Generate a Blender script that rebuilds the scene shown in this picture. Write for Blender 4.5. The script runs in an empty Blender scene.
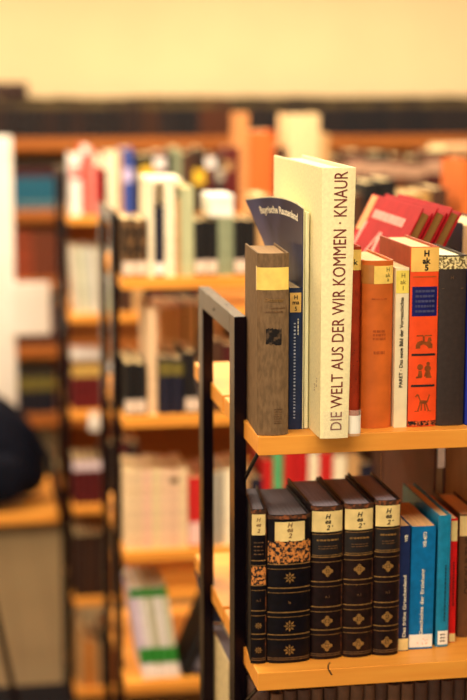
import bpy, bmesh, math, random
from mathutils import Vector, Matrix
random.seed(7)
C = bpy.context.scene.collection
SC = bpy.context.scene

# ------------------------------------------------------------------ camera, world, lights, exposure
cam_d = bpy.data.cameras.new('camera'); cam = bpy.data.objects.new('camera', cam_d); C.objects.link(cam)
cam.location = (-0.36673811, -1.91761004, 0.43960334)
cam.rotation_euler = (math.pi/2 - 0.1689, 0, -0.1735)
cam_d.sensor_fit = 'VERTICAL'; cam_d.sensor_height = 36.0; cam_d.sensor_width = 24.0; cam_d.lens = 85.0
cam_d.clip_start = 0.05; cam_d.clip_end = 60
cam_d.dof.use_dof = True; cam_d.dof.focus_distance = 1.97; cam_d.dof.aperture_fstop = 3.2
SC.camera = cam

w = bpy.data.worlds.new('world'); SC.world = w; w.use_nodes = True
w.node_tree.nodes['Background'].inputs[0].default_value = (1.0, 0.80, 0.52, 1)
w.node_tree.nodes['Background'].inputs[1].default_value = 0.16

def area(name, loc, sx, sy, power, color=(1.0, 0.83, 0.56), rot=(0, 0, 0)):
    l = bpy.data.lights.new(name, 'AREA'); l.shape = 'RECTANGLE'; l.size = sx; l.size_y = sy
    l.energy = power; l.color = color
    o = bpy.data.objects.new(name, l); C.objects.link(o); o.location = loc; o.rotation_euler = rot
    return o
area('ceiling_lamp_light', (-0.6, -1.1, 1.33), 3.2, 0.5, 60)
area('ceiling_lamp_light', (0.2, 0.95, 1.33), 3.2, 0.3, 74)
area('ceiling_lamp_light', (-0.3, 2.6, 1.33), 3.2, 0.3, 80)
area('ceiling_lamp_light', (0.8, 4.5, 1.33), 5.0, 0.3, 110)
# added warm fill light on the spines, from behind the photographer
area('front_fill_light', (-2.6, -4.6, 0.6), 3.0, 1.8, 46, (1.0, 0.86, 0.64), (math.radians(90), 0, math.radians(-30)))

SC.view_settings.view_transform = 'Standard'; SC.view_settings.look = 'None'
SC.view_settings.gamma = 1.0; SC.view_settings.use_curve_mapping = False
SC.view_settings.exposure = 0.2

# ------------------------------------------------------------------ materials
def lin(c):
    c = c/255.0
    return c/12.92 if c <= 0.04045 else ((c+0.055)/1.055)**2.4
def col(r, g, b):                      # photograph colour -> surface colour under the warm lamps
    f = lambda v, k: min(.9, (lin(v)/k)**1.22)
    return (f(r, 1.0), f(g, .90), f(b, .70), 1)
def noise_mat(name, c, rough=.6, scale=60., amt=.15, bump=.0, spec=.35, stretch=(1, 1, 1), c2=None, coat=0.0, lo=.35, hi=.65, detail=5):
    m = bpy.data.materials.new(name); m.use_nodes = True
    nt = m.node_tree; b = nt.nodes['Principled BSDF']
    b.inputs['Roughness'].default_value = rough
    b.inputs['Specular IOR Level'].default_value = spec
    b.inputs['Coat Weight'].default_value = coat
    tc = nt.nodes.new('ShaderNodeTexCoord'); mp = nt.nodes.new('ShaderNodeMapping')
    mp.inputs['Scale'].default_value = stretch
    nt.links.new(tc.outputs['Object'], mp.inputs[0])
    n = nt.nodes.new('ShaderNodeTexNoise'); n.inputs['Scale'].default_value = scale; n.inputs['Detail'].default_value = detail
    nt.links.new(mp.outputs[0], n.inputs['Vector'])
    r = nt.nodes.new('ShaderNodeValToRGB')
    r.color_ramp.elements[0].position = lo; r.color_ramp.elements[1].position = hi
    d = [max(0, x*(1-amt)) for x in c[:3]] + [1]
    l = list(c2) if c2 else [min(1, x*(1+amt)) for x in c[:3]] + [1]
    r.color_ramp.elements[0].color = d if not c2 else list(c); r.color_ramp.elements[1].color = l
    nt.links.new(n.outputs['Fac'], r.inputs[0]); nt.links.new(r.outputs[0], b.inputs['Base Color'])
    if bump:
        bp = nt.nodes.new('ShaderNodeBump'); bp.inputs['Strength'].default_value = bump; bp.inputs['Distance'].default_value = .002
        nt.links.new(n.outputs['Fac'], bp.inputs['Height']); nt.links.new(bp.outputs[0], b.inputs['Normal'])
    return m
_cm = {}
def cloth(rgb, rough=.65):
    k = ('c',) + tuple(rgb) + (rough,)
    if k not in _cm: _cm[k] = noise_mat('book_cloth', col(*rgb), rough, 90, .14, .08)
    return _cm[k]
def paper(rgb, rough=.7):
    k = ('p',) + tuple(rgb) + (rough,)
    if k not in _cm: _cm[k] = noise_mat('paper', col(*rgb), rough, 35, .06)
    return _cm[k]
def pages(rgb):
    k = ('g',) + tuple(rgb)
    if k not in _cm: _cm[k] = noise_mat('page_edges', col(*rgb), .85, 1.0, .22, .3, stretch=(1800, 14, 14))
    return _cm[k]
def leather(rgb):
    k = ('l',) + tuple(rgb)
    if k not in _cm: _cm[k] = noise_mat('leather', [v*.55 for v in col(*rgb)[:3]]+[1], .40, 120, .35, .25, .22)
    return _cm[k]

WOOD = noise_mat('beech_wood', (.76, .295, .045, 1), .42, 6, 0, .03, .3, (1.2, 14, 14), c2=(.85, .38, .065, 1), lo=.3, hi=.7)
METAL = noise_mat('black_metal', (.003, .0016, .0040, 1), .26, 30, .3, .01, .26)
METAL.node_tree.nodes['Principled BSDF'].inputs['Specular Tint'].default_value = (1.0, .74, .92, 1)
WALL = noise_mat('cream_wall', (.84, .655, .42, 1), .8, 3, .03)
CEIL = noise_mat('ceiling_paint', (.78, .72, .58, 1), .9, 3, .03)
GILT = noise_mat('gilt', col(150, 112, 60), .4, 200, .4, 0, .6)
GILT_DULL = noise_mat('dull_gilt', col(118, 84, 50), .45, 200, .4, 0, .6)
INK = noise_mat('black_ink', (.012, .010, .012, 1), .7, 100, .2)
MAROON = noise_mat('maroon_ink', col(136, 58, 50), .7, 100, .15)
WHITE_INK = noise_mat('white_ink', col(240, 225, 190), .7, 100, .1)
YELLOW_LABEL = noise_mat('yellowed_label', col(246, 208, 112), .55, 60, .10)
PALE_LABEL = noise_mat('pale_label', col(236, 206, 138), .6, 40, .14)
WHITE_LABEL = noise_mat('white_label', col(246, 232, 206), .55, 50, .07)
PEELED = noise_mat('peeled_leather', (.012, .010, .014, 1), .6, 240, 0, .3, .3, c2=col(214, 142, 74), lo=.44, hi=.54)
SCUFF = noise_mat('scuffed_leather', (.05, .022, .014, 1), .6, 150, 0, .2, .3, c2=col(160, 96, 56), lo=.48, hi=.64)

# ------------------------------------------------------------------ mesh helpers
def link(name, bm, mats, parent=None, smooth=0, bevel=0):
    me = bpy.data.meshes.new(name); bmesh.ops.recalc_face_normals(bm, faces=bm.faces[:]); bm.to_mesh(me); bm.free()
    for m in (mats if isinstance(mats, (list, tuple)) else [mats]): me.materials.append(m)
    if smooth:
        me.polygons.foreach_set('use_smooth', [True]*len(me.polygons)); me.set_sharp_from_angle(angle=math.radians(smooth))
    o = bpy.data.objects.new(name, me); C.objects.link(o)
    if parent: o.parent = parent
    if bevel:
        b = o.modifiers.new('bevel', 'BEVEL'); b.width = bevel; b.segments = 2; b.limit_method = 'ANGLE'; b.angle_limit = math.radians(40)
    return o
def tag(o, label, cat, group=None):
    o['label'] = label; o['category'] = cat
    if group: o['group'] = group
    return o
def empty(name, loc=(0, 0, 0), rot=(0, 0, 0)):
    o = bpy.data.objects.new(name, None); o.empty_display_size = .02; C.objects.link(o); o.location = loc; o.rotation_euler = rot
    return o
def box(bm, x0, x1, y0, y1, z0, z1, mi=0):
    v = [bm.verts.new(p) for p in ((x0,y0,z0),(x1,y0,z0),(x1,y1,z0),(x0,y1,z0),(x0,y0,z1),(x1,y0,z1),(x1,y1,z1),(x0,y1,z1))]
    for f in ((0,3,2,1),(4,5,6,7),(0,1,5,4),(1,2,6,5),(2,3,7,6),(3,0,4,7)):
        bm.faces.new([v[i] for i in f]).material_index = mi
def boxobj(name, dims, mat, parent=None, bevel=0):
    bm = bmesh.new(); box(bm, *dims); return link(name, bm, mat, parent, bevel=bevel)
def bar(bm, a, b, r, n=10):            # round bar from a to b
    a, b = Vector(a), Vector(b); d = (b-a).normalized()
    s = d.orthogonal().normalized(); t = d.cross(s)
    A = []; B = []
    for k in range(n):
        q = 2*math.pi*k/n; o = (s*math.cos(q)+t*math.sin(q))*r
        A.append(bm.verts.new(a+o)); B.append(bm.verts.new(b+o))
    for k in range(n): bm.faces.new((A[k], A[(k+1) % n], B[(k+1) % n], B[k]))
    bm.faces.new(A[::-1]); bm.faces.new(B)
def structure(o):
    o['kind'] = 'structure'; return o

# ------------------------------------------------------------------ book builder
class Book:
    """local frame: x 0..t across the spine, y 0 (spine apex)..d backwards, z 0..h"""
    def __init__(s, label, x, y, z, t, h, d, cover, page, bulge=.003, board=.0022, inset=.003, groove=.0006,
                 lean=0, yaw=0, splay=0, wedge=0, group=None, cat='book', arc=10, name='book', bevel=.0005, flat=None):
        s.t, s.h, s.d, s.bulge, s.splay, s.wedge = t, h, d, bulge, splay, wedge
        s.plates = []
        s.root = empty(name, (x, y, z+.00025+(t*math.sin(lean) if lean > 0 else 0)), (0, lean, yaw)); tag(s.root, label, cat, group)
        if flat: s.root.rotation_euler = flat
        N = arc
        outer = [(0, d)]
        if groove: outer += [(0, bulge+.011), (groove, bulge+.006)]
        outer += [(t*k/N, s.prof(t*k/N)) for k in range(N+1)]
        if groove: outer += [(t-groove, bulge+.006), (t, bulge+.011)]
        outer += [(t, d)]
        b = board
        inner = []
        for (px, py) in outer:
            ix = min(max(px, b), t-b); iy = py if py >= d-1e-9 else max(py+b, 0)
            inner.append((ix, iy))
        bm = bmesh.new(); cols = []
        for (px, py), (ix, iy) in zip(outer, inner):
            cols.append([bm.verts.new((s.sx(px, zz)+s.wx(px, py), py, zz)) for zz in (0, h)] + [bm.verts.new((s.sx(ix, zz)+s.wx(ix, iy), iy, zz)) for zz in (0, h)])
        for a, c in zip(cols, cols[1:]):
            bm.faces.new((a[0], c[0], c[1], a[1])); bm.faces.new((a[2], a[3], c[3], c[2]))
            bm.faces.new((a[1], c[1], c[3], a[3])); bm.faces.new((a[0], a[2], c[2], c[0]))
        for c in (cols[0], cols[-1]): bm.faces.new((c[0], c[1], c[3], c[2]))
        s.cover = link('cover', bm, cover, s.root, smooth=35, bevel=bevel if board > .0012 else 0)
        bm = bmesh.new(); g = .0002
        fp = [(b+g + (t-2*b-2*g)*k/N) for k in range(N+1)]
        pts = [(b+g, d-inset)] + [(q, s.prof(q)+b+.0008) for q in fp] + [(t-b-g, d-inset)]
        z0, z1 = max(inset, .0004), h-max(inset, .0004)
        lo = [bm.verts.new((s.sx(a, z0)+s.wx(a, c), c, z0)) for a, c in pts]; hi = [bm.verts.new((s.sx(a, z1)+s.wx(a, c), c, z1)) for a, c in pts]
        n = len(pts)
        for k in range(n): bm.faces.new((lo[k], lo[(k+1) % n], hi[(k+1) % n], hi[k]))
        bm.faces.new(lo[::-1]); bm.faces.new(hi)
        s.block = link('page_block', bm, page, s.root)
    def sx(s, x, z): return x*(1+s.splay*z/s.h)
    def wx(s, x, y): return s.wedge*(1-x/s.t)*max(0, (y-s.bulge)/s.d)
    def prof(s, x):
        q = min(1, abs(2*x/s.t-1)); return s.bulge*(1-math.sqrt(max(0, 1-.92*q*q)))/(1-math.sqrt(.08))
    def S(s, x, z, off=0):             # surface point; x<0 runs on to the left board, x>t to the right board
        if x < 0: return Vector((-off, s.bulge-x, z))
        if x > s.t: return Vector((s.sx(s.t, z)+off, s.bulge+(x-s.t), z))
        e = s.t*.02
        sl = (s.prof(min(s.t, x+e))-s.prof(max(0, x-e)))/(min(s.t, x+e)-max(0, x-e))
        n = Vector((sl, -1, 0)).normalized()
        p = Vector((s.sx(x, z), s.prof(x), z))+n*off
        return p
    def patch(s, name, x0, x1, z0, z1, mat, off=.0003, n=12, parent=None, jag=0):
        bm = bmesh.new(); V = []
        for k in range(n+1):
            q = x0+(x1-x0)*k/n; j0 = random.uniform(-jag, jag); j1 = random.uniform(-jag, jag)
            V.append([bm.verts.new(s.S(q, z0+j0, off)), bm.verts.new(s.S(q, z1+j1, off)), bm.verts.new(s.S(q, z1+j1, off*.1)), bm.verts.new(s.S(q, z0+j0, off*.1))])
        for a, c in zip(V, V[1:]):
            for i in range(4): bm.faces.new((a[i], a[(i+1) % 4], c[(i+1) % 4], c[i]))
        bm.faces.new(V[0]); bm.faces.new(V[-1][::-1])
        o = link(name, bm, mat, parent or s.root, smooth=40)
        if name.endswith(('label', 'sticker', 'title_panel')): s.plates.append((x0, x1, z0, z1, o))
        return o
    def host(s, x, z):
        for a, c, e, f, o in s.plates:
            if a <= x <= c and e <= z <= f: return o
        return s.root
    def shapes(s, name, polys, mat, off=.0006, parent=None):
        bm = bmesh.new()
        for p in polys:
            a = [bm.verts.new(s.S(x, z, off)) for x, z in p]; c = [bm.verts.new(s.S(x, z, off*.3)) for x, z in p]
            n = len(p)
            bm.faces.new(a); bm.faces.new(c[::-1])
            for k in range(n): bm.faces.new((a[k], c[k], c[(k+1) % n], a[(k+1) % n]))
        return link(name, bm, mat, parent or s.host(*polys[0][0]))
    def text(s, string, mat, xc, zc, size, rot='h', length=None, weight=0, off=.0007, name='lettering', parent=None, shear=0, spacing=1):
        vs, fs = text_mesh(string, weight, shear, spacing)
        lx = max(v[0] for v in vs)-min(v[0] for v in vs); kx = size if length is None else length/lx
        bm = bmesh.new(); cx = (max(v[0] for v in vs)+min(v[0] for v in vs))/2; cy = (max(v[1] for v in vs)+min(v[1] for v in vs))/2
        B = []
        for v in vs:
            tx, ty = (v[0]-cx)*kx, (v[1]-cy)*size
            B.append(bm.verts.new(s.S(xc+tx, zc+ty, off) if rot == 'h' else s.S(xc-ty, zc+tx, off) if rot == 'up' else s.S(xc+ty, zc-tx, off)))
        for f in fs:
            try: bm.faces.new([B[i] for i in f])
            except ValueError: pass
        return link(name, bm, mat, parent or s.host(xc, zc))
    def dashes(s, x0, x1, z0, z1, rows, mat, upright=False, name='lettering', fill=.6, off=.0006, lo=.002, hi=.005, gap=.0012):
        polys = []
        for r in range(rows):
            if not upright:
                zc = z1-(z1-z0)*(r+.5)/rows; hh = (z1-z0)/rows*fill/2; x = x0
                while x < x1-.0006:
                    wd = min(random.uniform(lo, hi), x1-x); polys.append([(x, zc-hh), (x+wd, zc-hh), (x+wd, zc+hh), (x, zc+hh)]); x += wd+.0009
            else:
                xc = x0+(x1-x0)*(r+.5)/rows; hh = (x1-x0)/rows*fill/2; z = z0
                while z < z1-.0006:
                    wd = min(random.uniform(lo, hi), z1-z); polys.append([(xc-hh, z), (xc+hh, z), (xc+hh, z+wd), (xc-hh, z+wd)]); z += wd+gap
        return s.shapes(name, polys, mat, off)
_tm = {}
def text_mesh(string, weight, shear, spacing):
    k = (string, weight, shear, spacing)
    if k not in _tm:
        cu = bpy.data.curves.new('t', 'FONT'); cu.body = string; cu.size = 1; cu.offset = weight; cu.shear = shear; cu.space_character = spacing
        cu.resolution_u = 3
        o = bpy.data.objects.new('t', cu); C.objects.link(o)
        me = bpy.data.meshes.new_from_object(o.evaluated_get(bpy.context.evaluated_depsgraph_get()))
        _tm[k] = ([tuple(v.co[:2]) for v in me.vertices], [tuple(p.vertices) for p in me.polygons])
        bpy.data.objects.remove(o); bpy.data.curves.remove(cu); bpy.data.meshes.remove(me)
    return _tm[k]
def ring(cx, cz, r, n=8, r2=None, rot=0):
    return [(cx+(r if (r2 is None or k % 2 == 0) else r2)*math.sin(rot+2*math.pi*k/n), cz+(r if (r2 is None or k % 2 == 0) else r2)*math.cos(rot+2*math.pi*k/n)) for k in range(n)]
def flower(cx, cz, r):
    P = []
    for k in range(8):
        a = math.pi*k/4; dx, dz = math.sin(a), math.cos(a); nx, nz = dz, -dx
        P.append([(cx+dx*r*.22, cz+dz*r*.22), (cx+dx*r*.62+nx*r*.17, cz+dz*r*.62+nz*r*.17), (cx+dx*r, cz+dz*r), (cx+dx*r*.62-nx*r*.17, cz+dz*r*.62-nz*r*.17)])
    P.append(ring(cx, cz, r*.17, 6)); return P
def rosette(cx, cz, r):
    P = []
    for k in range(4):
        a = math.pi*k/2
        P.append(ring(cx+math.sin(a)*r*.62, cz+math.cos(a)*r*.62, r*.36, 6)); b = a+math.pi/4
        P.append(ring(cx+math.sin(b)*r*.52, cz+math.cos(b)*r*.52, r*.2, 5))
    P.append(ring(cx, cz, r*.26, 8)); return P

# ------------------------------------------------------------------ the room
FZ = -1.70
def floor_mat():
    m = bpy.data.materials.new('linoleum_planks'); m.use_nodes = True; nt = m.node_tree; b = nt.nodes['Principled BSDF']
    tc = nt.nodes.new('ShaderNodeTexCoord'); br = nt.nodes.new('ShaderNodeTexBrick'); mp = nt.nodes.new('ShaderNodeMapping')
    mp.inputs['Rotation'].default_value = (0, 0, math.pi/2)
    nt.links.new(tc.outputs['Object'], mp.inputs[0]); nt.links.new(mp.outputs[0], br.inputs['Vector'])
    br.inputs['Color1'].default_value = (.20, .142, .078, 1); br.inputs['Color2'].default_value = (.215, .152, .084, 1); br.inputs['Mortar'].default_value = (.12, .085, .05, 1)
    br.inputs['Scale'].default_value = 1; br.inputs['Mortar Size'].default_value = .003; br.inputs['Brick Width'].default_value = 2.0; br.inputs['Row Height'].default_value = .14
    nt.links.new(br.outputs['Color'], b.inputs['Base Color']); b.inputs['Roughness'].default_value = .5
    return m
structure(boxobj('floor', (-4, 6, -5, 5.95, FZ-.1, FZ), floor_mat()))
structure(boxobj('wall_back', (-4, 6, 5.87, 5.97, FZ, 1.4), WALL))
structure(boxobj('ceiling', (-4, 6, -5, 5.95, 1.4, 1.5), CEIL))
structure(boxobj('wall_left', (-4.1, -4, -5, 5.97, FZ, 1.4), WALL))
structure(boxobj('wall_right', (6, 6.1, -5, 5.97, FZ, 1.4), WALL))

# ------------------------------------------------------------------ bookcases
SP = .30
BT = .0234
def bookcase(y0, label, length=1.35, tags=()):
    t = empty('bookcase', (0, y0, FZ)); tag(t, label, 'bookcase')
    dz = -FZ
    P = .036; PX0, PX1 = -.0121, .0035; Y0, Y1 = .100, .396
    for xo, sd in ((0, -1), (length, 1)):
        a, c = (PX0, PX1) if sd < 0 else (-PX1, -PX0)
        for yy in (Y0, Y1-P):
            boxobj('post', (xo+a, xo+c, yy, yy+P, 0, dz+.1325), METAL, t, bevel=.0008)
        boxobj('top_bar', (xo+a, xo+c, Y0+P, Y1-P, dz+.1325-.0265, dz+.1325), METAL, t, bevel=.0008)
        bm = bmesh.new(); bar(bm, (xo+(a+c)/2, .205, dz+.1324), (xo+(a+c)/2, .205, dz+.1331), .0022, 10); link('screw', bm, INK, t)
        xs = xo+(a if sd < 0 else c)
        bm = bmesh.new(); bar(bm, (xs+sd*.0006, .26, dz+.119), (xs-sd*.0004, .26, dz+.119), .0022, 10); link('screw', bm, INK, t)
    def board(ya, yb, na, nb, z):      # a shelf board notched around the posts
        n = .0040
        P2 = [(0, ya), (length, ya), (length, na), (length-n, na), (length-n, nb), (length, nb), (length, yb), (0, yb), (0, nb), (n, nb), (n, na), (0, na)]
        bm = bmesh.new(); lo = [bm.verts.new((x, y, z-BT)) for x, y in P2]; hi = [bm.verts.new((x, y, z)) for x, y in P2]; m = len(P2)
        for q in range(m): bm.faces.new((lo[q], lo[(q+1) % m], hi[(q+1) % m], hi[q]))
        bm.faces.new(lo[::-1]); bm.faces.new(hi)
        link('shelf', bm, WOOD, t, bevel=.001)
    for k in range(6):
        z = dz-k*SP
        board(0, .25, Y0-.0005, Y0+P+.0005, z); board(.262, .52, Y1-P-.0005, Y1+.0005, z)
        for xe in (.0005, length-.0005):
            for (p, q) in (((xe, .010, z-BT-.001), (xe, Y0-.001, z-.078)), ((xe, .510, z-BT-.001), (xe, Y1+.001, z-.078))):
                bm = bmesh.new(); bar(bm, p, q, .0026, 8); link('bracket', bm, METAL, t)
    return t
YB, YA, YW = 1.5422, 3.0585, 5.50
near_case = bookcase(0, 'nearest bookcase with black metal end frame and orange wooden shelves', 1.0)
bm = bmesh.new(); dz = -FZ
pts = [(.090, -.0006), (.093, .012), (.0975, .02), (.0965, .022), (.0915, .0125), (.0885, -.0006)]
vt = [bm.verts.new((a, b, dz-SP+.0004)) for a, b in pts]; bm.faces.new(vt)
vb = [bm.verts.new((.0895+.0035, -.0006, dz-SP-.008)), bm.verts.new((.0915+.0035, -.0006, dz-SP-.008)), bm.verts.new((.0905, -.0006, dz-SP)), bm.verts.new((.0885, -.0006, dz-SP))]
bm.faces.new(vb); link('crack', bm, INK, near_case)
mid_case = bookcase(YB, 'second bookcase with black frame, left of the nearest bookcase and behind it')
rear_case = bookcase(YA, 'third bookcase with black frame, beside the desk at left', 1.6)
# white paper tag hanging from a shelf edge of the third bookcase
o = boxobj('shelf_tag', (.055, .085, -.0022, -.0004, -FZ-2*SP-.06, -FZ-2*SP-.004), WHITE_LABEL, rear_case, .001)
o['label'] = 'white paper tag on the shelf edge'

WW = noise_mat('brown_wood', col(170, 104, 48), .5, 5, 0, .02, .2, (1.2, 12, 12), c2=col(186, 116, 56))
wc = empty('wall_bookcase', (-.75, YW, FZ)); tag(wc, 'long wall bookcase full of dark volumes along the cream back wall', 'bookcase')
WZ = [.132, -.184, -.496, -.80, -1.12, -1.43]
for z in WZ: boxobj('shelf', (0, 3.2, 0, .32, z-FZ-.052, z-FZ), WW, wc, .002)
for x in (0, 3.2): boxobj('upright', (x-.012, x+.012, .01, .33, 0, .12-FZ), WW, wc, .002)
boxobj('back_panel', (0, 3.2, .325, .34, 0, .12-FZ), WW, wc)

# ------------------------------------------------------------------ nearest bookcase, top shelf
ORD = ['first','second','third','fourth','fifth','sixth','seventh','eighth','ninth','tenth','eleventh','twelfth','thirteenth','fourteenth','fifteenth','sixteenth','seventeenth','eighteenth','nineteenth','twentieth',
       'twenty-first','twenty-second','twenty-third','twenty-fourth','twenty-fifth','twenty-sixth','twenty-seventh','twenty-eighth','twenty-ninth','thirtieth']
GT = 'books on the top shelf of the nearest bookcase'
GL = 'books on the lower shelf of the nearest bookcase'
PG = pages((222, 190, 140)); PGW = pages((250, 228, 176)); PGG = pages((124, 114, 112)); PGT = pages((168, 158, 160)); PGB = pages((176, 140, 96))

GB_CLOTH = noise_mat('grey_brown_cloth', col(134, 106, 74), .7, 220, .22, .12, .2, (1, 1, .35))
b = Book('faded grey-brown thick book at the left end of the top shelf', -.0005, .004, 0, .0385, .222, .12, GB_CLOTH, PGB, bulge=.006, group=GT, yaw=math.radians(-3.0))
b.patch('call_label', -.0005, .0375, .178, .205, YELLOW_LABEL, .0004)
b.patch('tape_edge', -.008, -.0005, .177, .206, PALE_LABEL, .0004)
b.text('Ottomar', GILT, .020, .166, .0068, length=.024, weight=.01, name='title_lettering')
b.dashes(.008, .030, .150, .153, 1, GILT_DULL, name='rule')
b.dashes(.016, .033, .155, .157, 1, GILT_DULL)
PLATE = noise_mat('worn_black_stamp', col(40, 34, 32), .7, 130, 0, 0, .2, c2=col(104, 82, 60), lo=.5, hi=.62)
b.patch('stamped_emblem', .010, .029, .112, .131, PLATE, .0003, jag=.0012)
b.dashes(.020, .030, .014, .034, 7, GILT_DULL, name='small_stamp', fill=.3)

BLUE_B = noise_mat('dark_blue_card', col(40, 58, 88), .5, 90, .2, .05)
b = Book('narrow dark blue booklet squeezed beside the grey-brown book', .0442, .033, 0, .0155, .176, .11, BLUE_B, PG, bulge=.0008, board=.0012, inset=.0004, groove=0, group=GT)
b.patch('call_label', .0008, .0147, .146, .170, noise_mat('tan_label', col(228, 184, 104), .6, 50, .12), .0003)
for tx, zz in (('H', .1645), ('ma', .1575), ('5', .1505)): b.text(tx, INK, .0080, zz, .0070, weight=.02)
b.dashes(.0050, .0086, .014, .133, 1, noise_mat('grey_ink', col(190, 190, 190), .7, 90, .1), upright=True, name='title_lettering', lo=.0012, hi=.0022, gap=.0024)
b.dashes(.0102, .0117, .118, .138, 1, WHITE_INK, upright=True, fill=.7)

# brochure with the curling cover
br = empty('brochure', (.0615, .033, .0003)); tag(br, 'slate-blue brochure with curling cover standing against the big cream book', 'brochure', GT)
def bro(u, v, off=0):                  # u 0 near .. 1 far, v height
    H = .2715+.008*math.sin(math.pi*min(1, u*1.05))-.003*u
    z = v*H; k = max(0, (z-.180)/.090)
    return Vector((-.0005-.0370*u**1.6*k**1.15-off, .19*u, z))
def sheet(name, o0, o1, mat, dz=0, u1=1.0):
    bm = bmesh.new(); n = 14; m = 16; L = []
    for off in (o0, o1):
        L.append([[bm.verts.new(bro(u1*i/n, j/m, off)+Vector((0, 0, dz*j/m))) for j in range(m+1)] for i in range(n+1)])
    for s in range(2):
        for i in range(n):
            for j in range(m): bm.faces.new((L[s][i][j], L[s][i+1][j], L[s][i+1][j+1], L[s][i][j+1]))
    for i in range(n):
        for j in (0, m): bm.faces.new((L[0][i][j], L[0][i+1][j], L[1][i+1][j], L[1][i][j]))
    for j in range(m):
        for i in (0, n): bm.faces.new((L[0][i][j], L[0][i][j+1], L[1][i][j+1], L[1][i][j]))
    return link(name, bm, mat, br, smooth=50)
SLATE = noise_mat('slate_print', col(42, 44, 74), .38, 9, 0, 0, .3, (1, 1, .6), c2=col(104, 104, 134), lo=.42, hi=.7)
sheet('cover', .0, .0008, SLATE)
sheet('inner_page', -.0012, -.0002, PGW, .0018)
o = boxobj('page_block', (.0022, .0068, 0, .185, .0005, .268), PGW, br, .0008)
vs, fs = text_mesh('Bayrische Rautenland', .03, 0, 1)
L = max(v[0] for v in vs); bm = bmesh.new()
B = [bm.verts.new(bro(.82-.70*v[0]/L, .930+.046*v[1], .0012)) for v in vs]
for f in fs: bm.faces.new([B[i] for i in f])
link('title_lettering', bm, WHITE_INK, br)

CREAM = noise_mat('cream_linen', col(250, 226, 170), .75, 260, .06, .12, .2)
b = Book('tall cream linen book with maroon title, largest on the top shelf', .0705, -.026, 0, .0350, .3245, .290, CREAM, PGW, bulge=.0025, board=.0028, inset=.004, groove=.0012, splay=.17, group=GT)
b.text('DIE WELT AUS DER WIR KOMMEN · KNAUR', MAROON, .0190, .1655, .0200, 'up', length=.3095, weight=0, name='title_lettering')
b.text('E 01', noise_mat('faint_ink', col(150, 110, 90), .7, 100, .2), -.017, .066, .007, 'up'); b.text('310', bpy.data.materials['faint_ink'], -.028, .058, .007, 'up')
TAPE = bpy.data.materials.new('clear_tape'); TAPE.use_nodes = True
_p = TAPE.node_tree.nodes['Principled BSDF']; _p.inputs['Base Color'].default_value = (.95, .9, .8, 1); _p.inputs['Roughness'].default_value = .12; _p.inputs['Alpha'].default_value = .13
b.patch('tape_strip', .004, .0345, .001, .034, TAPE, .0008)
def tab(name, r, z0, z1, mat, x0, y0, a0, a1):
    bm = bmesh.new(); V = []
    for k in range(13):
        a = math.radians(a0+(a1-a0)*k/12); cx, cy = math.cos(a), math.sin(a)
        V.append([bm.verts.new((x0+cx*rr, y0-cy*rr*.7, zz)) for rr, zz in ((r, z0), (r, z1), (r-.0006, z1), (r-.0006, z0))])
    for a, c in zip(V, V[1:]):
        for i in range(4): bm.faces.new((a[i], a[(i+1) % 4], c[(i+1) % 4], c[i]))
    bm.faces.new(V[0]); bm.faces.new(V[-1][::-1])
    return link(name, bm, mat, b.root, smooth=50)
tab('label_tab', .0078, .004, .026, WHITE_LABEL, .0445, .010, 200, -20)
tab('tape_wrap', .0086, .001, .033, TAPE, .0440, .010, 200, -20)

RUST = noise_mat('rust_cloth', col(178, 68, 30), .6, 70, .2, .08)
b = Book('rust-red book showing a narrow strip right of the cream book', .1185, .034, 0, .0155, .225, .13, RUST, PG, bulge=.002, group=GT)
b.patch('call_label', 0, .0155, .196, .221, YELLOW_LABEL)
b.text('k', INK, .0085, .206, .010, weight=.015)
b.shapes('ink_specks', [ring(.008+random.uniform(-.004, .004), .05+random.uniform(0, .05), .0006, 5) for _ in range(8)], INK)

ORANGE = noise_mat('worn_orange_cloth', col(214, 116, 46), .55, 26, .16, .08, .35)
b = Book('plump worn orange book with rounded spine and yellow label', .1345, .021, 0, .0385, .2085, .13, ORANGE, PG, bulge=.0085, group=GT, arc=16)
b.patch('call_label', .0125, .0375, .180, .202, YELLOW_LABEL, .0004)
b.patch('tape_edge', -.012, .0125, .180, .203, noise_mat('brown_tape', col(196, 132, 66), .25, 40, .1), .0004)
FAINT = noise_mat('faded_grey_ink', col(150, 130, 60), .7, 90, .2)
for tx, zz in (('H', .1975), ('ak', .1905), ('a', .1845)): b.text(tx, FAINT, .030, zz, .007, weight=.015)
DORANGE = noise_mat('dark_orange_print', col(186, 96, 38), .6, 90, .2)
b.dashes(.012, .028, .110, .124, 3, DORANGE); b.dashes(.013, .027, .092, .098, 1, DORANGE); b.dashes(.010, .029, .160, .163, 1, DORANGE)

PWHITE = noise_mat('ivory_card', col(236, 214, 168), .6, 60, .06, .03)
b = Book('slim ivory paperback with black vertical title and yellow label', .1745, .021, 0, .0165, .199, .125, PWHITE, PG, bulge=.0006, board=.0010, inset=.0004, groove=0, group=GT)
b.patch('call_label', .0003, .0162, .168, .196, noise_mat('yellow_green_label', col(232, 204, 96), .55, 50, .12))
for tx, zz in (('H', .190), ('ak', .182), ('1', .1745)): b.text(tx, FAINT, .009, zz, .0075, weight=.015)
b.text('PARET · Das neue Bild der Vorgeschichte', INK, .0085, .107, .0062, 'up', length=.112, weight=.02, name='title_lettering')

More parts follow.
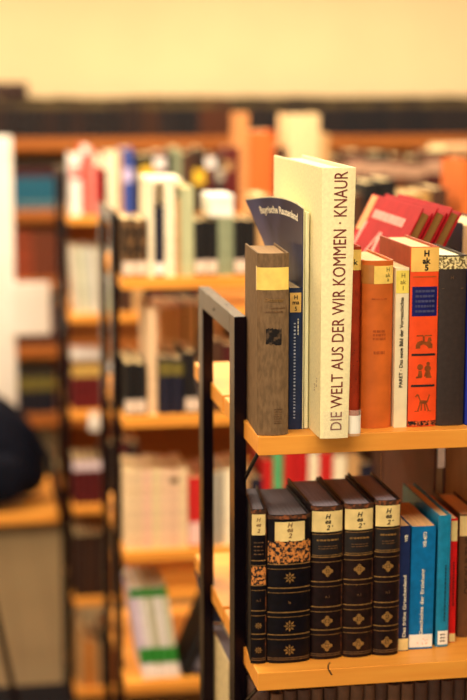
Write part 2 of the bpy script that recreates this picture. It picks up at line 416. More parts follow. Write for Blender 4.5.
ORED = noise_mat('orange_red_spine', col(238, 92, 38), .5, 40, .10, .05, .35)
OSIDE = noise_mat('brick_red_cloth', col(172, 84, 50), .6, 60, .12, .06)
b = Book('orange-red book with navy title panel and three animal pictures', .1925, .021, 0, .0365, .2245, .148, OSIDE, PG, bulge=.0022, board=.0026, group=GT)
b.patch('spine_panel', .0004, .0361, .0005, .224, ORED, .0003)
b.patch('call_label', .0012, .0361, .194, .2236, noise_mat('ochre_label', col(240, 192, 104), .55, 40, .08), .0006)
for tx, zz in (('H', .2165), ('ak', .2075), ('5', .1990)): b.text(tx, INK, .020, zz, .0100, weight=.035, off=.0012)
NAVYP = noise_mat('navy_print', col(30, 34, 96), .45, 60, .2)
b.patch('title_panel', .003, .0345, .139, .1755, NAVYP, .0006)
b.dashes(.007, .031, .142, .173, 5, noise_mat('slate_lettering', col(86, 84, 112), .6, 90, .1), fill=.45, off=.001, lo=.002, hi=.006)
for zz in (.0895, .0505): b.patch('black_bar', .0035, .0335, zz, zz+.0028, INK, .0006)
FIG = noise_mat('brown_figure_print', col(150, 82, 30), .6, 150, .25)
def poly(cx, cz, s, pts): return [(cx+a*s, cz+c*s) for a, c in pts]
F1 = [poly(.019, .106, .0105, q) for q in ([(-1,-.7),(1,-.7),(1,-.2),(.7,.15),(.2,.1),(-.3,.25),(-.8,.1),(-1,-.3)], [(-.9,.75),(.9,.75),(.9,.9),(-.9,.9)], [(.4,.1),(.9,.15),(.8,.6),(.5,.6)], [(-.2,.2),(.05,.2),(.05,.75),(-.2,.75)])]
F2 = [poly(.019, .072, .0105, q) for q in ([(-.9,-1),(.95,-1),(.95,-.8),(-.9,-.8)], [(-.7,-.8),(-.15,-.8),(-.25,-.1),(-.6,-.1)], [(.05,-.8),(.9,-.8),(.75,-.2),(.25,-.1)])] + [ring(.019-.0046, .0755, .0038, 9), ring(.019+.0050, .0735, .0042, 9), ring(.019+.0056, .0795, .0024, 8)]
F3 = [poly(.019, .031, .0105, q) for q in ([(-.45,-.15),(.45,-.2),(.55,.2),(-.4,.25)], [(-.45,-.2),(-.3,-.2),(-.55,-1),(-.7,-1)], [(-.25,-.2),(-.1,-.2),(-.15,-1),(-.3,-1)], [(.3,-.2),(.45,-.2),(.75,-1),(.6,-1)], [(.1,-.2),(.25,-.2),(.35,-1),(.2,-1)], [(-.4,.2),(-.25,.1),(-.55,.95),(-.75,1)], [(-.55,.95),(-.75,1),(-.98,.72),(-.9,.62)], [(.45,.15),(.55,.0),(.85,.9),(.72,.95)], [(-1,-1.1),(1,-1.1),(1,-1.03),(-1,-1.03)])]
for F in (F1, F2, F3): b.shapes('printed_figure', F, FIG, .0007)
b.patch('foot_band', .0008, .0360, .0015, .0075, noise_mat('foot_print', (.01, .008, .01, 1), .6, 300, 0, 0, .2, c2=col(206, 110, 60), lo=.48, hi=.56), .0006)
b.patch('head_band', .004, .033, .187, .1885, DORANGE, .0006)

UMBER = noise_mat('umber_cloth', col(66, 52, 46), .6, 160, .15, .08)
b = Book('dark umber book with a patterned title label near its head', .2295, .021, 0, .0355, .2135, .14, UMBER, PGW, bulge=.003, group=GT)
b.patch('title_label', .0002, .0353, .1965, .2115, noise_mat('stippled_label', col(120, 100, 60), .6, 330, 0, 0, .3, c2=col(236, 212, 150), lo=.46, hi=.54), .0004)
b.text('H', GILT_DULL, .016, .186, .006); b.dashes(.004, .031, .172, .1728, 1, GILT_DULL, lo=.03, hi=.03)
b = Book('royal blue book at the right edge of the top shelf', .2662, .02, 0, .03, .195, .13, cloth((26, 52, 150)), PG, bulge=.002, group=GT)

# red volumes leaning at the back
REDC = noise_mat('red_cover', col(176, 34, 42), .6, 40, .10, .03, .1)
lean = math.radians(27)
for k in range(3):
    b = Book('red volume leaning behind the row, ' + ('large white letter on its cover' if k == 0 else ['', 'middle one of the three', 'rightmost one of the three'][k]),
             .1270+k*.0200, .445, .0001, .0158, .281, .262, REDC, pages((150, 110, 56)), bulge=.0015, board=.0022, inset=.005, lean=0, group='red volumes leaning at the back of the top shelf', yaw=math.pi)
    # spine faces the far aisle, fore edge faces the camera
    b.root.rotation_mode = 'XYZ'
    b.root.matrix_world = Matrix.Translation((.1270+k*.0200, .445, .0003+.0158*math.sin(lean))) @ Matrix.Rotation(lean, 4, 'Y') @ Matrix.Translation((.0158, 0, 0)) @ Matrix.Rotation(math.pi, 4, 'Z')
    if k == 0:
        CR = noise_mat('cream_print', col(236, 160, 140), .6, 60, .1)
        X0 = .0158                     # cover printing: x>t runs on to the board that faces left
        def cov(a, z): return (X0+a, z)
        b.dashes(X0+.055, X0+.215, .247, .261, 1, CR, lo=.003, hi=.006, fill=.9, name='title_lettering')
        b.shapes('cover_letter', [[cov(.060, .15), cov(.066, .15), cov(.134, .228), cov(.128, .232)], [cov(.128, .232), cov(.142, .232), cov(.152, .12), cov(.138, .12)], [cov(.012, .13), cov(.022, .13), cov(.046, .240), cov(.034, .240)]], CR, .0006)
        b.patch('cover_band', X0+.004, X0+.036, .225, .279, noise_mat('buff_print', col(236, 160, 100), .6, 40, .1), .0004)
b = Book('navy book standing at the back behind the dark umber book', .338, .425, 0, .05, .228, .15, cloth((46, 46, 66)), PG, bulge=.002, yaw=0, group='red volumes leaning at the back of the top shelf')
b.root['group'] = GT; b.root.matrix_world = Matrix.Translation((.388, .425, .0003)) @ Matrix.Rotation(math.pi, 4, 'Z')

# ------------------------------------------------------------------ nearest bookcase, lower shelf
Z1 = -SP
def antique(label, x, t, h, leath, ornament, wide=False, thin=False, y=.033, yaw=0, d=.15, wedge=0, pg=None):
    b = Book(label, x, y, Z1, t, h, d, leath, pg or PGG, yaw=math.radians(yaw), wedge=wedge, bulge=.0075 if not thin else .003, board=.0026, inset=.0038, groove=.0012, group=GL, arc=14, bevel=.0008)
    m = .012 if wide else .0022
    b.patch('call_label', t*.16 if wide else .0015, t*.84 if wide else t-.0015, h*(.825 if wide else .835), h*(.955 if wide else .968), PALE_LABEL, .0004)
    H = noise_mat('pencil_ink', col(150, 116, 74), .7, 90, .1) if (wide or thin) and 'pencil_ink' not in bpy.data.materials else (bpy.data.materials['pencil_ink'] if (wide or thin) else INK)
    sz = .0085 if not thin else .0065
    for tx, f in (('H', .935), ('ea', .900), ('2', .864)): b.text(tx, H, t*.5, h*f, sz, weight=.02, shear=.25, off=.0009)
    if not (wide or thin): b.shapes('ink_dot', [ring(t*.5+.0055, h*.873, .0009, 6)], INK, .0009)
    bands = [.655, .495, .330, .178]
    if wide:
        b.patch('peeled_patch', .001, t-.001, h*.682, h*.824, PEELED, .0004, n=24, jag=.0022)
        b.patch('gilt_line', .001, t-.001, h*.978, h*.984, GILT_DULL, .0004)
    elif thin:
        b.patch('peeled_patch', .001, t-.001, h*.515, h*.63, PEELED, .0004, n=10, jag=.002)
        b.dashes(.004, t-.004, h*.70, h*.80, 4, GILT_DULL, fill=.25)
    else:
        b.patch('title_panel', .0015, t-.0015, h*.675, h*.825, noise_mat('black_title_leather', (.010, .008, .011, 1), .35, 100, .2, .1, .5) if 'black_title_leather' not in bpy.data.materials else bpy.data.materials['black_title_leather'], .0004)
        b.dashes(.007, t-.007, h*.775, h*.79, 1, GILT, fill=.7, off=.0008)
        b.dashes(.009, t-.008, h*.72, h*.75, 2, GILT_DULL, fill=.35, off=.0008)
        for f in (.682, .818): b.patch('gilt_line', .002, t-.002, h*f, h*f+.0008, GILT, .0007)
    for f in bands:
        b.patch('raised_band', .0005, t-.0005, h*(f-.011), h*(f+.014), leath, .0011)
        for q in (-.014, .017): b.patch('gilt_line', .001, t-.001, h*(f+q)-.0006, h*(f+q)+.0006, GILT, .0006)
    for q in (.022, .034): b.patch('gilt_line', .001, t-.001, h*q, h*q+.0009, GILT_DULL, .0006)
    r = min(.0075, t*.24)
    for f in ((.580, .254, .09) if not thin else (.25, .09)): b.shapes('gilt_ornament', ornament(t*.5, h*f, r), GILT, .0006)
    b.text('Ia' if wide else 'n.1', GILT_DULL, t*.5, h*.415, .005, weight=.02)
    b.patch('worn_head', .0005, t-.0005, h*.972, h*.998, SCUFF, .0006, n=16, jag=.0010)
    b.patch('worn_joint', t*.955, t*.999, h*.03, h*.97, SCUFF, .0003, n=2) if not wide else None
    return b
BLK = leather((27, 22, 34)); DBR = leather((52, 31, 33)); DBR2 = leather((60, 36, 33))
antique('thin black leather volume at the left end of the lower shelf', -.0030, .0195, .2005, BLK, flower, thin=True, yaw=-5.6, d=.122)
antique('widest black leather volume with peeled patch below its label', .0180, .0555, .1925, BLK, flower, wide=True, y=.028, wedge=.0145)
antique('brown-black leather volume right of the widest one, first with legible label', .0745, .0415, .200, DBR, rosette, pg=PGT)
antique('brown-black leather volume in the middle of three with legible labels', .1170, .0385, .201, DBR2, rosette, pg=PGT)
antique('brown-black leather volume with gilt rosettes beside the blue paperbacks', .1565, .0340, .204, DBR, rosette, pg=PGT)

b = Book('narrow navy paperback with beige sticker at its foot', .1910, .046, Z1, .0148, .166, .12, cloth((38, 54, 92), .45), pages((216, 172, 116)), bulge=.0004, board=.0008, inset=.0003, groove=0, group=GL)
b.patch('foot_sticker', .0003, .0145, .001, .0165, PALE_LABEL)
b.text('Das frühe Griechenland', WHITE_INK, .0085, .060, .0058, 'up', length=.082, weight=.02, name='title_lettering'); b.text('WB', WHITE_INK, .0095, .150, .006, 'up', length=.009, weight=.02)
b = Book('bright blue paperback with white sticker at its foot', .2068, .049, Z1, .0318, .1635, .12, cloth((0, 120, 160), .4), pages((226, 180, 122)), bulge=.0004, board=.0008, inset=.0003, groove=0, group=GL, lean=.012)
b.patch('foot_sticker', .0005, .0313, .0025, .0195, WHITE_LABEL)
b.shapes('faint_marks', [ring(random.uniform(.006, .026), random.uniform(.006, .017), .0009, 5) for _ in range(9)], noise_mat('pink_mark', col(240, 190, 160), .6, 90, .1), .0006)
b.text('Geschichte der Erziehung', WHITE_INK, .0165, .063, .0062, 'up', length=.088, weight=.02, name='title_lettering'); b.text('WB 4073', WHITE_INK, .0175, .146, .0062, 'up', length=.020, weight=.02)
b = Book('tall teal hardback with pale sticker at its foot', .2438, .052, Z1, .0172, .1755, .17, cloth((34, 138, 160), .4), PG, bulge=.002, board=.002, groove=.0008, group=GL, lean=.006)
b.patch('foot_sticker', .003, .0165, .003, .0215, WHITE_LABEL); b.dashes(.006, .012, .006, .019, 3, INK, fill=.4)
b.dashes(.0095, .0125, .035, .11, 1, noise_mat('dark_teal_ink', col(20, 84, 100), .6, 90, .1), upright=True, name='title_lettering')
b = Book('thin red booklet beside the teal hardback', .2662, .066, Z1, .0085, .167, .12, cloth((214, 30, 34), .45), PG, bulge=.0004, board=.0008, inset=.0003, groove=0, group=GL)
b.patch('call_label', .0003, .0082, .137, .164, PALE_LABEL); b.patch('foot_sticker', .0003, .0082, .001, .012, PALE_LABEL)
b.dashes(.003, .006, .05, .11, 1, noise_mat('dark_red_ink', col(120, 14, 18), .6, 90, .1), upright=True)
b = Book('brown book with dark vertical title at the right edge of the lower shelf', .2830, .082, Z1, .03, .167, .12, cloth((118, 78, 46)), PG, bulge=.002, group=GL)
b.patch('call_label', .0003, .0297, .138, .165, PALE_LABEL); b.text('DIE KULTUR', noise_mat('dark_brown_ink', col(60, 34, 22), .7, 90, .1), .012, .10, .012, 'up', length=.08, weight=.01, name='title_lettering')
b.text('8', INK, .012, .151, .008)
b = Book('large brown portfolio standing at the back behind the teal hardback', .2745, .455, Z1, .017, .268, .265, noise_mat('brown_board', col(110, 66, 50), .7, 14, .2, .05), PGB, bulge=.001, board=.003, inset=.004, group=GL)
b.root.matrix_world = Matrix.Translation((.3010, .470, Z1+.0003)) @ Matrix.Rotation(math.pi, 4, 'Z')
b.patch('torn_paper', .0176, .019, .215, .246, WHITE_LABEL, .0004)
bm = bmesh.new(); box(bm, .0025, .0125, .2655, .267, .2, .24); link('paper_flap', bm, WHITE_LABEL, b.root)

b = Book('black folder standing at the back beside the brown portfolio', .31, .47, Z1, .055, .262, .19, noise_mat('black_board', (.006, .005, .007, 1), .6, 60, .2), PGB, bulge=.001, board=.003, group=GL)
b.root.matrix_world = Matrix.Translation((.366, .470, Z1+.0003)) @ Matrix.Rotation(math.pi, 4, 'Z')
# third shelf of the nearest bookcase: brown spines seen from above
x = .0065
for k in range(17):
    t = random.uniform(.0155, .0185)
    Book('grey-brown volume in the row under the lower shelf', x, .035+random.uniform(0, .006), -2*SP, t-.0006, .258+random.uniform(-.003, .003), .14, cloth(random.choice([(132, 98, 78), (118, 88, 72), (142, 106, 80)])), PGG, bulge=.005, group='grey-brown volumes under the lower shelf')
    x += t
b = Book('cream book seen through the end frame of the nearest bookcase', .024, .415, -2*SP, .022, .224, .17, cloth((214, 190, 140)), PGG, bulge=.002, group=GL)
b.root['group'] = 'books at the back of the nearest bookcase'
b.root.matrix_world = Matrix.Translation((.0268, .415, -2*SP+.0003)) @ Matrix.Rotation(math.pi, 4, 'Z')

# ------------------------------------------------------------------ rows on the farther bookcases
def row(specs, y, z, case, shelf, group, start=1, depth=.16):
    n = start
    for sp in specs:
        x, t, h, rgb, look = sp[:5]; ex = sp[5] if len(sp) > 5 else {}
        lab = ex.get('label') or '%s, %s from left, %s of %s bookcase' % (look, ORD[n-1], shelf, case)
        b = Book(lab, x, y+ex.get('dy', 0), z, t-.0008, h, ex.get('d', depth), ex.get('mat') or cloth(rgb), pages(ex.get('pg', (226, 196, 140))), bulge=ex.get('bulge', .003), board=.002, inset=.003, groove=0, arc=6, bevel=0,
                 lean=ex.get('lean', 0), group=group, cat=ex.get('cat', 'book'), name=ex.get('name', 'book'))
        if ex.get('back'): b.root.matrix_world = Matrix.Translation((x+t-.0008, y, z+.0003)) @ Matrix.Rotation(math.pi, 4, 'Z')
        for (z0, z1, c) in ex.get('bands', ()): b.patch(ex.get('bname', 'label_band'), 0, t-.0008, z0, z1, paper(c), .0004, n=6)
        n += 1
DK = (32, 26, 30); NV = (30, 30, 52); MR = (92, 24, 26); BR = (92, 58, 38); CRM = (246, 226, 186); TANC = (206, 162, 106); SG = (150, 152, 116); GRY = (176, 164, 140); ORG = (214, 118, 52); OLV = (128, 112, 50); BK = (24, 20, 24); WT = (244, 230, 214); PNK = (222, 150, 130); RD = (206, 44, 40); GRN = (60, 140, 70); YL = (234, 190, 60); BLU = (64, 88, 150)
lb = [(.006, .034, (222, 200, 172))]
MARB = noise_mat('marbled_board', col(40, 28, 24), .6, 75, 0, 0, .3, c2=col(150, 112, 70), lo=.45, hi=.62)
yB = YB+.02
g = 'books on the top shelf of the second bookcase'
row([(.004, .028, .125, DK, 'marbled brown book with white foot label', {'bands': lb, 'mat': MARB}), (.033, .026, .122, DK, 'darker marbled book with white foot label', {'bands': lb, 'mat': MARB}),
     (.060, .013, .198, CRM, 'tall thin cream book'), (.074, .020, .150, NV, 'short navy book between two tall cream ones', {'bands': [(.006, .03, WT)]}),
     (.095, .023, .198, CRM, 'tall wide cream book'), (.119, .010, .165, TANC, 'narrow tan book'), (.130, .028, .190, (196, 190, 140), 'tall pale green book with cream edge', {'bands': [(.0, .19, (190, 186, 140))]}),
     (.160, .026, .118, BK, 'black book with white foot label', {'bands': lb}), (.187, .022, .118, BK, 'black book with white foot label', {'bands': lb}),
     (.210, .034, .125, SG, 'sage green book under a white box'), (.246, .024, .12, BK, 'black book with white foot label', {'bands': lb}), (.271, .022, .118, BK, 'black book with white foot label', {'bands': lb}),
     (.295, .03, .17, TANC, 'tan book'), (.327, .03, .15, DK, 'dark book'), (.36, .034, .16, MR, 'maroon book'), (.396, .028, .175, BR, 'brown book'), (.43, .03, .15, DK, 'dark book'), (.462, .03, .16, CRM, 'cream book'),
     (.494, .034, .17, BR, 'brown book'), (.53, .036, .195, BK, 'black book with tall back'), (.568, .036, .2, BK, 'black book'), (.606, .04, .17, TANC, 'tan book'), (.648, .034, .172, (184, 140, 78), 'light brown book'), (.684, .034, .18, BR, 'brown book'), (.752, .024, .24, ORG, 'tall orange book'), (.778, .03, .15, DK, 'dark book')],
    yB, 0, 'second', 'top shelf', g)
# flat things on top of that row
b = Book('thin cream book lying across two tall cream books', .056, YB+.023, .1985, .010, .075, .15, cloth(CRM), PGW, bulge=.001, arc=4, bevel=0, groove=0)
b.root.matrix_world = Matrix.Translation((.057, YB+.023, .2086)) @ Matrix.Rotation(math.radians(90), 4, 'Y')
bx = empty('carton', (.193, YB+.03, .1252)); tag(bx, 'small white carton lying on top of the sage green book', 'box')
boxobj('carton_body', (0, .052, 0, .11, 0, .034), WHITE_LABEL, bx, .002); boxobj('carton_lid', (-.001, .053, -.001, .111, .034, .046), WHITE_LABEL, bx, .002)
g = 'books on the second shelf of the second bookcase'
row([(.006, .023, .115, BK, 'black book with white foot label', {'bands': lb}), (.030, .022, .113, BK, 'black book with white foot label', {'bands': lb}), (.056, .021, .235, (232, 196, 150), 'tall pale tan book'),
     (.081, .027, .125, NV, 'navy book with olive label', {'bands': [(.085, .115, OLV)]}), (.109, .025, .122, NV, 'navy book with olive label', {'bands': [(.085, .112, OLV)]}),
     (.138, .024, .135, DK, 'dark book with white foot label', {'bands': lb}), (.163, .024, .11, DK, 'dark book with white foot label', {'bands': lb}), (.19, .03, .16, BR, 'brown book'), (.222, .03, .15, MR, 'maroon book'), (.254, .03, .17, DK, 'dark book')],
    yB, -SP, 'second', 'second shelf', g)
row([(.122, .021, .190, (236, 178, 124), 'tan volume with pink tinge', {'back': 1}), (.144, .021, .190, (228, 168, 116), 'tan volume', {'back': 1}), (.166, .015, .190, (228, 180, 134), 'pale tan volume', {'back': 1}),
     (.183, .030, .195, (62, 38, 26), 'dark brown volume', {'back': 1}), (.214, .030, .19, (56, 34, 26), 'dark brown volume', {'back': 1}), (.245, .03, .19, (70, 44, 30), 'brown volume', {'back': 1})],
    YB+.50, -SP, 'second', 'back of second shelf', 'books at the back of the second bookcase')
g = 'books on the third shelf of the second bookcase'
sp3 = [(.004+.0198*k, .0192, .178-.002*(k % 3), (240-4*(k % 2), 208-6*(k % 3), 160-4*(k % 2)), 'cream journal volume', {'bands': [(.145, .157, (120, 90, 50))] if k == 5 else [(.13, .132, (214, 176, 120))], 'cat': 'journal'}) for k in range(7)]
sp3 += [(.144, .030, .158, RD, 'bright red book with white foot label', {'bands': [(.004, .055, (240, 200, 180))]}), (.176, .018, .16, PNK, 'pink book'), (.196, .024, .165, GRY, 'grey book'), (.222, .024, .17, CRM, 'cream book'),
        (.248, .032, .175, TANC, 'tan book', {'bands': [(.1, .12, NV)]}), (.282, .026, .15, NV, 'navy book'), (.310, .022, .19, RD, 'red book'), (.333, .022, .215, (110, 180, 120), 'green book'), (.357, .024, .22, RD, 'red book'), (.382, .030, .215, (196, 30, 34), 'red book'), (.413, .024, .2, CRM, 'cream book'), (.438, .03, .2, RD, 'red book'), (.469, .03, .19, CRM, 'cream book'), (.501, .028, .19, TANC, 'tan book'), (.531, .028, .17, NV, 'navy book'), (.561, .026, .21, BR, 'brown book')]
row(sp3, yB, -2*SP, 'second', 'third shelf', g)
g = 'books on the fourth shelf of the second bookcase'
lg = -.145
gb = [(.002, .03, WT), (.036, .072, (64, 150, 60)), (.190, .212, (84, 150, 70))]
row([(.040+.0170*k, .0164, .214, [(228, 206, 214), (240, 226, 206), (206, 196, 160), (240, 226, 206), (214, 206, 170)][k], ['lilac', 'white', 'grey-green', 'white', 'pale green'][k] + ' and green volume leaning left', {'lean': lg, 'bands': gb}) for k in range(5)], yB, -3*SP, 'second', 'fourth shelf', g)
row([(.128, .016, .19, BK, 'black book leaning right', {'lean': .40}), (.150, .02, .17, NV, 'navy book leaning right', {'lean': .42, 'bands': [(.01, .04, (120, 110, 110))]}), (.176, .016, .165, DK, 'dark book leaning right', {'lean': .42, 'bands': [(.01, .05, (150, 120, 90))]})], yB, -3*SP+.0001, 'second', 'fourth shelf', g, start=6)
# third bookcase
yA = YA+.02
g = 'books on the top shelf of the third bookcase'
lt = lambda h: [(h-.06, h-.02, CRM)]
A0 = [(.012, .033, .185, WT, 'white book with a red band', {'bands': [(.11, .125, RD), (.13, .15, (240, 150, 130))]}), (.046, .020, .212, (216, 70, 50), 'red book with pale head', {'bands': [(.185, .212, WT)]}), (.067, .018, .20, PNK, 'pink book'), (.086, .017, .185, (196, 30, 34), 'red book', {'bands': [(.15, .185, CRM)]}),
      (.104, .017, .175, BK, 'black book', {'bands': [(.14, .17, CRM)]}), (.122, .030, .19, CRM, 'cream book'), (.153, .016, .19, TANC, 'tan book'), (.170, .032, .2, BLU, 'blue book with pale label', {'bands': [(.10, .14, (206, 190, 214))]}), (.203, .018, .175, BK, 'black book'), (.222, .042, .18, (70, 62, 30), 'dark book with yellow label', {'bands': [(.095, .145, YL)]}),
      (.265, .036, .19, (120, 84, 80), 'dull purple book with white head', {'bands': [(.14, .17, WT)]}), (.302, .02, .185, BK, 'black book'), (.323, .026, .2, SG, 'grey-green book'), (.35, .034, .185, BR, 'dark brown book'), (.386, .036, .2, (60, 36, 26), 'dark brown book with yellow label', {'bands': [(.09, .135, YL)]}), (.424, .03, .18, MR, 'maroon book', {'bands': [(.14, .17, WT)]}),
      (.455, .026, .17, DK, 'dark book with pale label', {'bands': [(.10, .14, GRY)]}), (.482, .022, .2, (110, 30, 30), 'dark red book with tan head', {'bands': [(.13, .16, TANC)]}), (.505, .022, .2, (110, 30, 30), 'dark red book'), (.528, .03, .305, (214, 150, 90), 'tall tan folder'), (.560, .075, .25, (222, 118, 52), 'tall wide orange box file'), (.637, .04, .2, BR, 'brown book'), (.679, .1, .30, (236, 204, 150), 'tall cream box file'), (.781, .03, .24, TANC, 'tan book')]
row(A0, yA, 0, 'third', 'top shelf', g)
xx = .815; A1 = []
pal = [(BR, 'brown book with cream head'), ((84, 26, 24), 'dark red book with cream head'), (DK, 'dark book with cream head'), ((110, 64, 36), 'light brown book with cream head')]
for k in range(6):
    t = .05+.012*(k % 3); h = .165+.02*((k*7) % 4)/3; A1.append((xx, t, h, pal[k % 4][0], pal[k % 4][1], {'bands': [(h*.62, h*.86, (196, 156, 122))]})); xx += t+.001
A1 += [(xx, .06, .17, (96, 22, 24), 'wide maroon book with cream head', {'bands': [(.09, .14, (206, 160, 130))]}), (xx+.062, .05, .16, (96, 22, 24), 'second maroon book with cream head', {'bands': [(.09, .135, (206, 160, 130))]})]
n0 = len(A0)
ORD += ['thirty-first', 'thirty-second', 'thirty-third', 'thirty-fourth']
row(A1, yA, 0, 'third', 'top shelf', g, start=n0+1)
# something pale lying on those volumes
b = Book('pale closed book lying on the maroon volumes at far right', .84, YA+.03, .20, .028, .13, .2, cloth((214, 170, 120)), PGW, bulge=.002, arc=4, bevel=0, groove=0)
xl = A1[-2][0]
b.root.matrix_world = Matrix.Translation((xl-.01, YA+.03, .171+.0285)) @ Matrix.Rotation(math.radians(90), 4, 'Y')
g = 'magazines on the second shelf of the third bookcase'
row([(.020+.0135*k, .0125, .205-.004*(k % 3), [(226, 208, 176), (214, 206, 176), (196, 192, 150), (228, 216, 190), (190, 188, 168)][k % 5], ['cream', 'pale grey', 'pale olive', 'white', 'grey'][k % 5] + ' magazine leaning left', {'lean': -.07, 'cat': 'magazine', 'name': 'magazine'}) for k in range(10)], yA, -SP+.0001, 'third', 'second shelf', g)
row([(.165, .03, .17, BR, 'brown book'), (.197, .03, .2, TANC, 'tan book'), (.229, .026, .16, DK, 'dark book'), (.257, .03, .18, MR, 'maroon book'), (.289, .03, .17, (60, 40, 30), 'dark brown book'), (.32, .03, .2, BR, 'brown book'), (.352, .03, .19, DK, 'dark book'), (.384, .03, .17, MR, 'maroon book')], yA, -SP, 'third', 'second shelf', 'books on the second shelf of the third bookcase', start=11)
g = 'books on the third shelf of the third bookcase'
row([(.006+.0215*k, .0208, .148, (110, 18, 24), 'dark red book with olive head', {'bands': [(.105, .142, (206, 168, 90))]}) for k in range(5)] + [(.118+.03*k, .029, .15+.01*(k % 3), [DK, MR, NV, BR][k % 4], ['dark', 'maroon', 'navy', 'brown'][k % 4] + ' book with white head', {'bands': [(.12, .145, WT)]}) for k in range(9)], yA, -2*SP, 'third', 'third shelf', g)
b = Book('pale roundish-backed book lying on the dark red books', .01, YA+.03, .2, .03, .09, .13, cloth((214, 200, 180)), PGW, bulge=.012, arc=8, bevel=0, groove=0)
b.root.matrix_world = Matrix.Translation((.008, YA+.03, -2*SP+.1485+.0302)) @ Matrix.Rotation(math.radians(90), 4, 'Y')
g = 'books on the fourth shelf of the third bookcase'
row([(.004+.0225*k, .0218, .142, (96, 12, 22), 'dark red book with white head', {'bands': [(.11, .138, (230, 206, 196))]}) for k in range(4)] + [(.096, .018, .20, BR, 'taller brown book'), (.116, .03, .19, DK, 'dark book'), (.148, .03, .2, MR, 'maroon book'), (.18, .03, .19, DK, 'dark book')], yA, -3*SP, 'third', 'fourth shelf', g)
row([(.004+.0175*k, .0170, .205-.004*(k % 2), [(70, 40, 26), (58, 34, 26), (80, 48, 28)][k % 3], 'dark brown volume', {}) for k in range(7)], yA, -4*SP, 'third', 'fifth shelf', 'books on the fifth shelf of the third bookcase')
row([(.01, .022, .2, TANC, 'tan book'), (.033, .028, .16, (214, 140, 60), 'orange-tan book'), (.062, .02, .14, TANC, 'tan book'), (.084, .025, .19, DK, 'dark book')], yA, -5*SP, 'third', 'sixth shelf', 'books on the sixth shelf of the third bookcase')

# wall bookcase
def spine(label, x, z, t, h, rgb, group, bands=(), y=YW+.03):
    bm = bmesh.new(); pts = [(0, .22)] + [(t*k/4, .006*abs(k/2-1)**2) for k in range(5)] + [(t, .22)]
    lv = [0] + sorted(q for bnd in bands for q in bnd[:2]) + [h]
    rows = [[bm.verts.new((a, c, zz)) for a, c in pts] for zz in lv]
    for i in range(len(lv)-1):
        mi = 0; mid = (lv[i]+lv[i+1])/2
        for j, bnd in enumerate(bands):
            if bnd[0] <= mid <= bnd[1]: mi = j+2
        for k in range(len(pts)): bm.faces.new((rows[i][k], rows[i][(k+1) % len(pts)], rows[i+1][(k+1) % len(pts)], rows[i+1][k])).material_index = mi
    bm.faces.new(rows[-1]).material_index = 1; bm.faces.new(rows[0][::-1])
    o = link('book', bm, [cloth(rgb), pages((170, 146, 90))] + [paper(q[2]) for q in bands], None, smooth=40)
    o.location = (x, y, z); tag(o, label, 'book', group); return o
x = -.36
G1 = 'dark bound volumes along the top of the wall bookcase'
while x < 2.2:
    t = random.choice([.034, .038, .042]); h = .176+random.uniform(-.004, .006)
    if .50 < x < .575: rgb, lab = (72, 40, 24), 'brown bound volume in the row along the top of the wall bookcase, left group'
    elif .78 < x < .92: rgb, lab = (92, 48, 24), 'lighter brown bound volume in the row along the top of the wall bookcase'
    elif x < .5: rgb, lab = random.choice([(44, 26, 26), (56, 32, 28), (36, 24, 28)]), 'brown-black bound volume in the left stretch of the wall bookcase top row'
    else: rgb, lab = random.choice([(30, 22, 30), (24, 20, 30), (42, 30, 32)]), 'black bound volume in the right stretch of the wall bookcase top row'
    spine(lab, x, WZ[0], t-.0015, h, rgb, G1 + (', ' + lab.split(' bound')[0]), [(.132, .160, random.choice([(104, 84, 48), (84, 66, 42), (112, 92, 54)]))])
    x += t
G2 = 'teal volumes with dark red heads on the wall bookcase'
x = -.20
for k in range(10):
    spine('teal volume with dark red head on the second shelf of the wall bookcase', x, WZ[1], .0345, .205, (40, 104, 118), G2, [(.02, .028, (150, 160, 140)), (.145, .18, (88, 22, 26)), (.18, .204, (40, 26, 26))]); x += .036
k = 0
while x < 2.1:
    t = random.choice([.036, .042, .05]); rgb, nm = random.choice([((104, 62, 40), 'brown'), ((70, 44, 34), 'dark brown'), ((44, 30, 30), 'black'), ((150, 98, 60), 'tan'), ((92, 30, 28), 'dark red')])
    spine('%s volume partly hidden on the second shelf of the wall bookcase' % nm, x, WZ[1], t-.0015, .175+random.uniform(-.03, .03), rgb, nm + ' volumes on the second shelf of the wall bookcase'); x += t
x = -.22
for k in range(9):
    spine('reddish brown volume on the third shelf of the wall bookcase', x, WZ[2], .0385, .215+random.uniform(-.01, .01), (150, 70, 38) if k < 6 else (120, 62, 36), 'reddish brown volumes on the wall bookcase', [(.15, .16, (110, 60, 34))]); x += .04
x = -.22
for k in range(9):
    spine('dark red volume on the fourth shelf of the wall bookcase', x, WZ[3], .0385, .2+random.uniform(-.01, .01), (74, 26, 26), 'dark red volumes on the wall bookcase'); x += .04
x = -.22
for k in range(8):
    spine('navy volume with olive label on the fifth shelf of the wall bookcase', x, WZ[4], .0405, .215, (28, 26, 42), 'navy volumes on the wall bookcase', [(.11, .17, OLV)]); x += .042
x = -.22
for k in range(8):
    spine('grey-beige volume on the lowest shelf of the wall bookcase', x, WZ[5], .0405, .23, (120, 100, 70), 'grey-beige volumes on the wall bookcase', [(.05, .09, (190, 166, 120))]); x += .042
b = Book('brown book lying flat on top of the wall bookcase volumes', 0, 0, 0, .06, .26, .2, cloth((66, 38, 30)), PGB, bulge=.004, arc=6, bevel=0)
b.root.matrix_world = Matrix.Translation((-.245, YW+.035, WZ[0]+.1825+.0602)) @ Matrix.Rotation(math.radians(90), 4, 'Y')

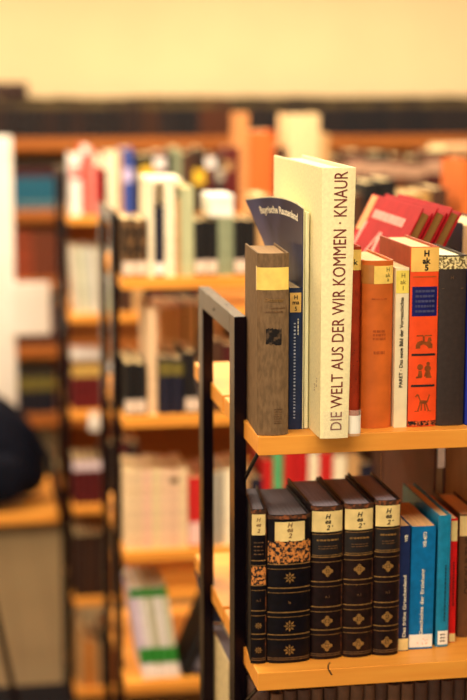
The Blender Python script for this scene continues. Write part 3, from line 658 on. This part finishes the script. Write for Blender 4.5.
# ------------------------------------------------------------------ left side: partition, desk, bag, chair
pn = empty('partition', (-.32, 3.713, FZ)); tag(pn, 'white screen panel clamped to the rear of the desk at the left edge', 'partition')
WHITE = noise_mat('white_laminate', col(250, 238, 214), .4, 8, .03)
boxobj('panel', (-.25, .185, 0, .03, .66, 1.915), WHITE, pn, .006)
for xe in (-.2, .10):
    boxobj('clamp', (xe, xe+.04, -.13, -.0005, .7465, .760), METAL, pn, .002); boxobj('clamp_arm', (xe, xe+.04, -.012, -.0005, .70, .80), METAL, pn, .002)
boxobj('sign_plate', (.17, .302, -.022, -.002, 1.24, 1.42), WHITE, pn, .004)
dk = empty('desk', (-.65, 3.2, FZ)); tag(dk, 'wooden desk with orange edge under the dark backpack', 'desk')
boxobj('desk_top', (-.6, .615, 0, .5, .712, .745), WOOD, dk, .003)
for xe in (-.57, .24):
    for ye in (.03, .435): boxobj('leg', (xe, xe+.03, ye, ye+.03, 0, .712), METAL, dk, .003)
bp = empty('backpack', (-.29, 3.385, FZ+.757)); tag(bp, 'dark navy backpack lying on the desk', 'backpack')
NYL = noise_mat('navy_nylon', (.005, .006, .014, 1), .75, 45, .3, .3, .08)
def blob(name, c, r, p, parent, mat, n=24, m=16, squash=None):
    bm = bmesh.new(); R = []
    sg = lambda v, e: math.copysign(abs(v)**e, v)
    for j in range(m+1):
        ph = -math.pi/2+math.pi*j/m; rw = []
        for i in range(n):
            th = 2*math.pi*i/n
            q = Vector((sg(math.cos(ph), p)*sg(math.cos(th), p)*r[0], sg(math.cos(ph), p)*sg(math.sin(th), p)*r[1], sg(math.sin(ph), p)*r[2]))
            if squash: q = squash(q)
            rw.append(bm.verts.new(q+Vector(c)))
        R.append(rw)
    for a, e in zip(R, R[1:]):
        for i in range(n): bm.faces.new((a[i], a[(i+1) % n], e[(i+1) % n], e[i]))
    bmesh.ops.remove_doubles(bm, verts=bm.verts[:], dist=1e-5)
    return link(name, bm, mat, parent, smooth=60)
def taper(q):
    f = (q.z/.17+1)/2; return Vector((q.x*(1-.42*f*f), q.y*(1-.25*f), q.z+.01*math.sin(q.x*20)))
blob('bag_body', (0, 0, .17), (.245, .15, .17), .62, bp, NYL, squash=taper)
blob('front_pocket', (0, -.14, .10), (.16, .05, .085), .6, bp, NYL)
bm = bmesh.new(); P = [(.10, -.05, .30), (.18, -.08, .24), (.235, -.1, .14), (.25, -.12, .05), (.262, -.13, .012)]
for a, e in zip(P, P[1:]): bar(bm, a, e, .011, 8)
link('strap', bm, NYL, bp)
bm = bmesh.new(); P = [(-.05, 0, .325), (-.04, 0, .365), (.04, 0, .365), (.05, 0, .325)]
for a, e in zip(P, P[1:]): bar(bm, a, e, .009, 8)
link('handle', bm, NYL, bp)
ch = empty('chair', (-.27, 2.27, FZ)); tag(ch, 'black chair standing in front of the desk, bottom left', 'chair')
CB = noise_mat('black_upholstery', (.004, .003, .005, 1), .8, 150, .2, .2, .08)
boxobj('seat', (-.21, .21, -.22, .225, .41, .452), CB, ch, .015)
boxobj('backrest', (-.30, -.265, -.2, .2, .52, .92), CB, ch, .015)
boxobj('back_bracket', (-.29, -.2, -.04, .04, .395, .409), METAL, ch); boxobj('back_stem', (-.312, -.301, -.03, .03, .395, .70), METAL, ch)
for sx in (-1, 1):
    bm = bmesh.new(); bar(bm, (sx*.19, .2, .42), (sx*.2, .23, 0), .011); link('leg', bm, METAL, ch)
    bm = bmesh.new(); bar(bm, (sx*.19, -.2, .42), (sx*.2, -.25, 0), .011); link('leg', bm, METAL, ch)
bm = bmesh.new(); bar(bm, (.065, -.12, .452), (-.02, -.19, .92), .008); link('arm_support', bm, METAL, ch)
boxobj('armrest', (-.2, .0, -.225, -.165, .92, .945), CB, ch, .008)
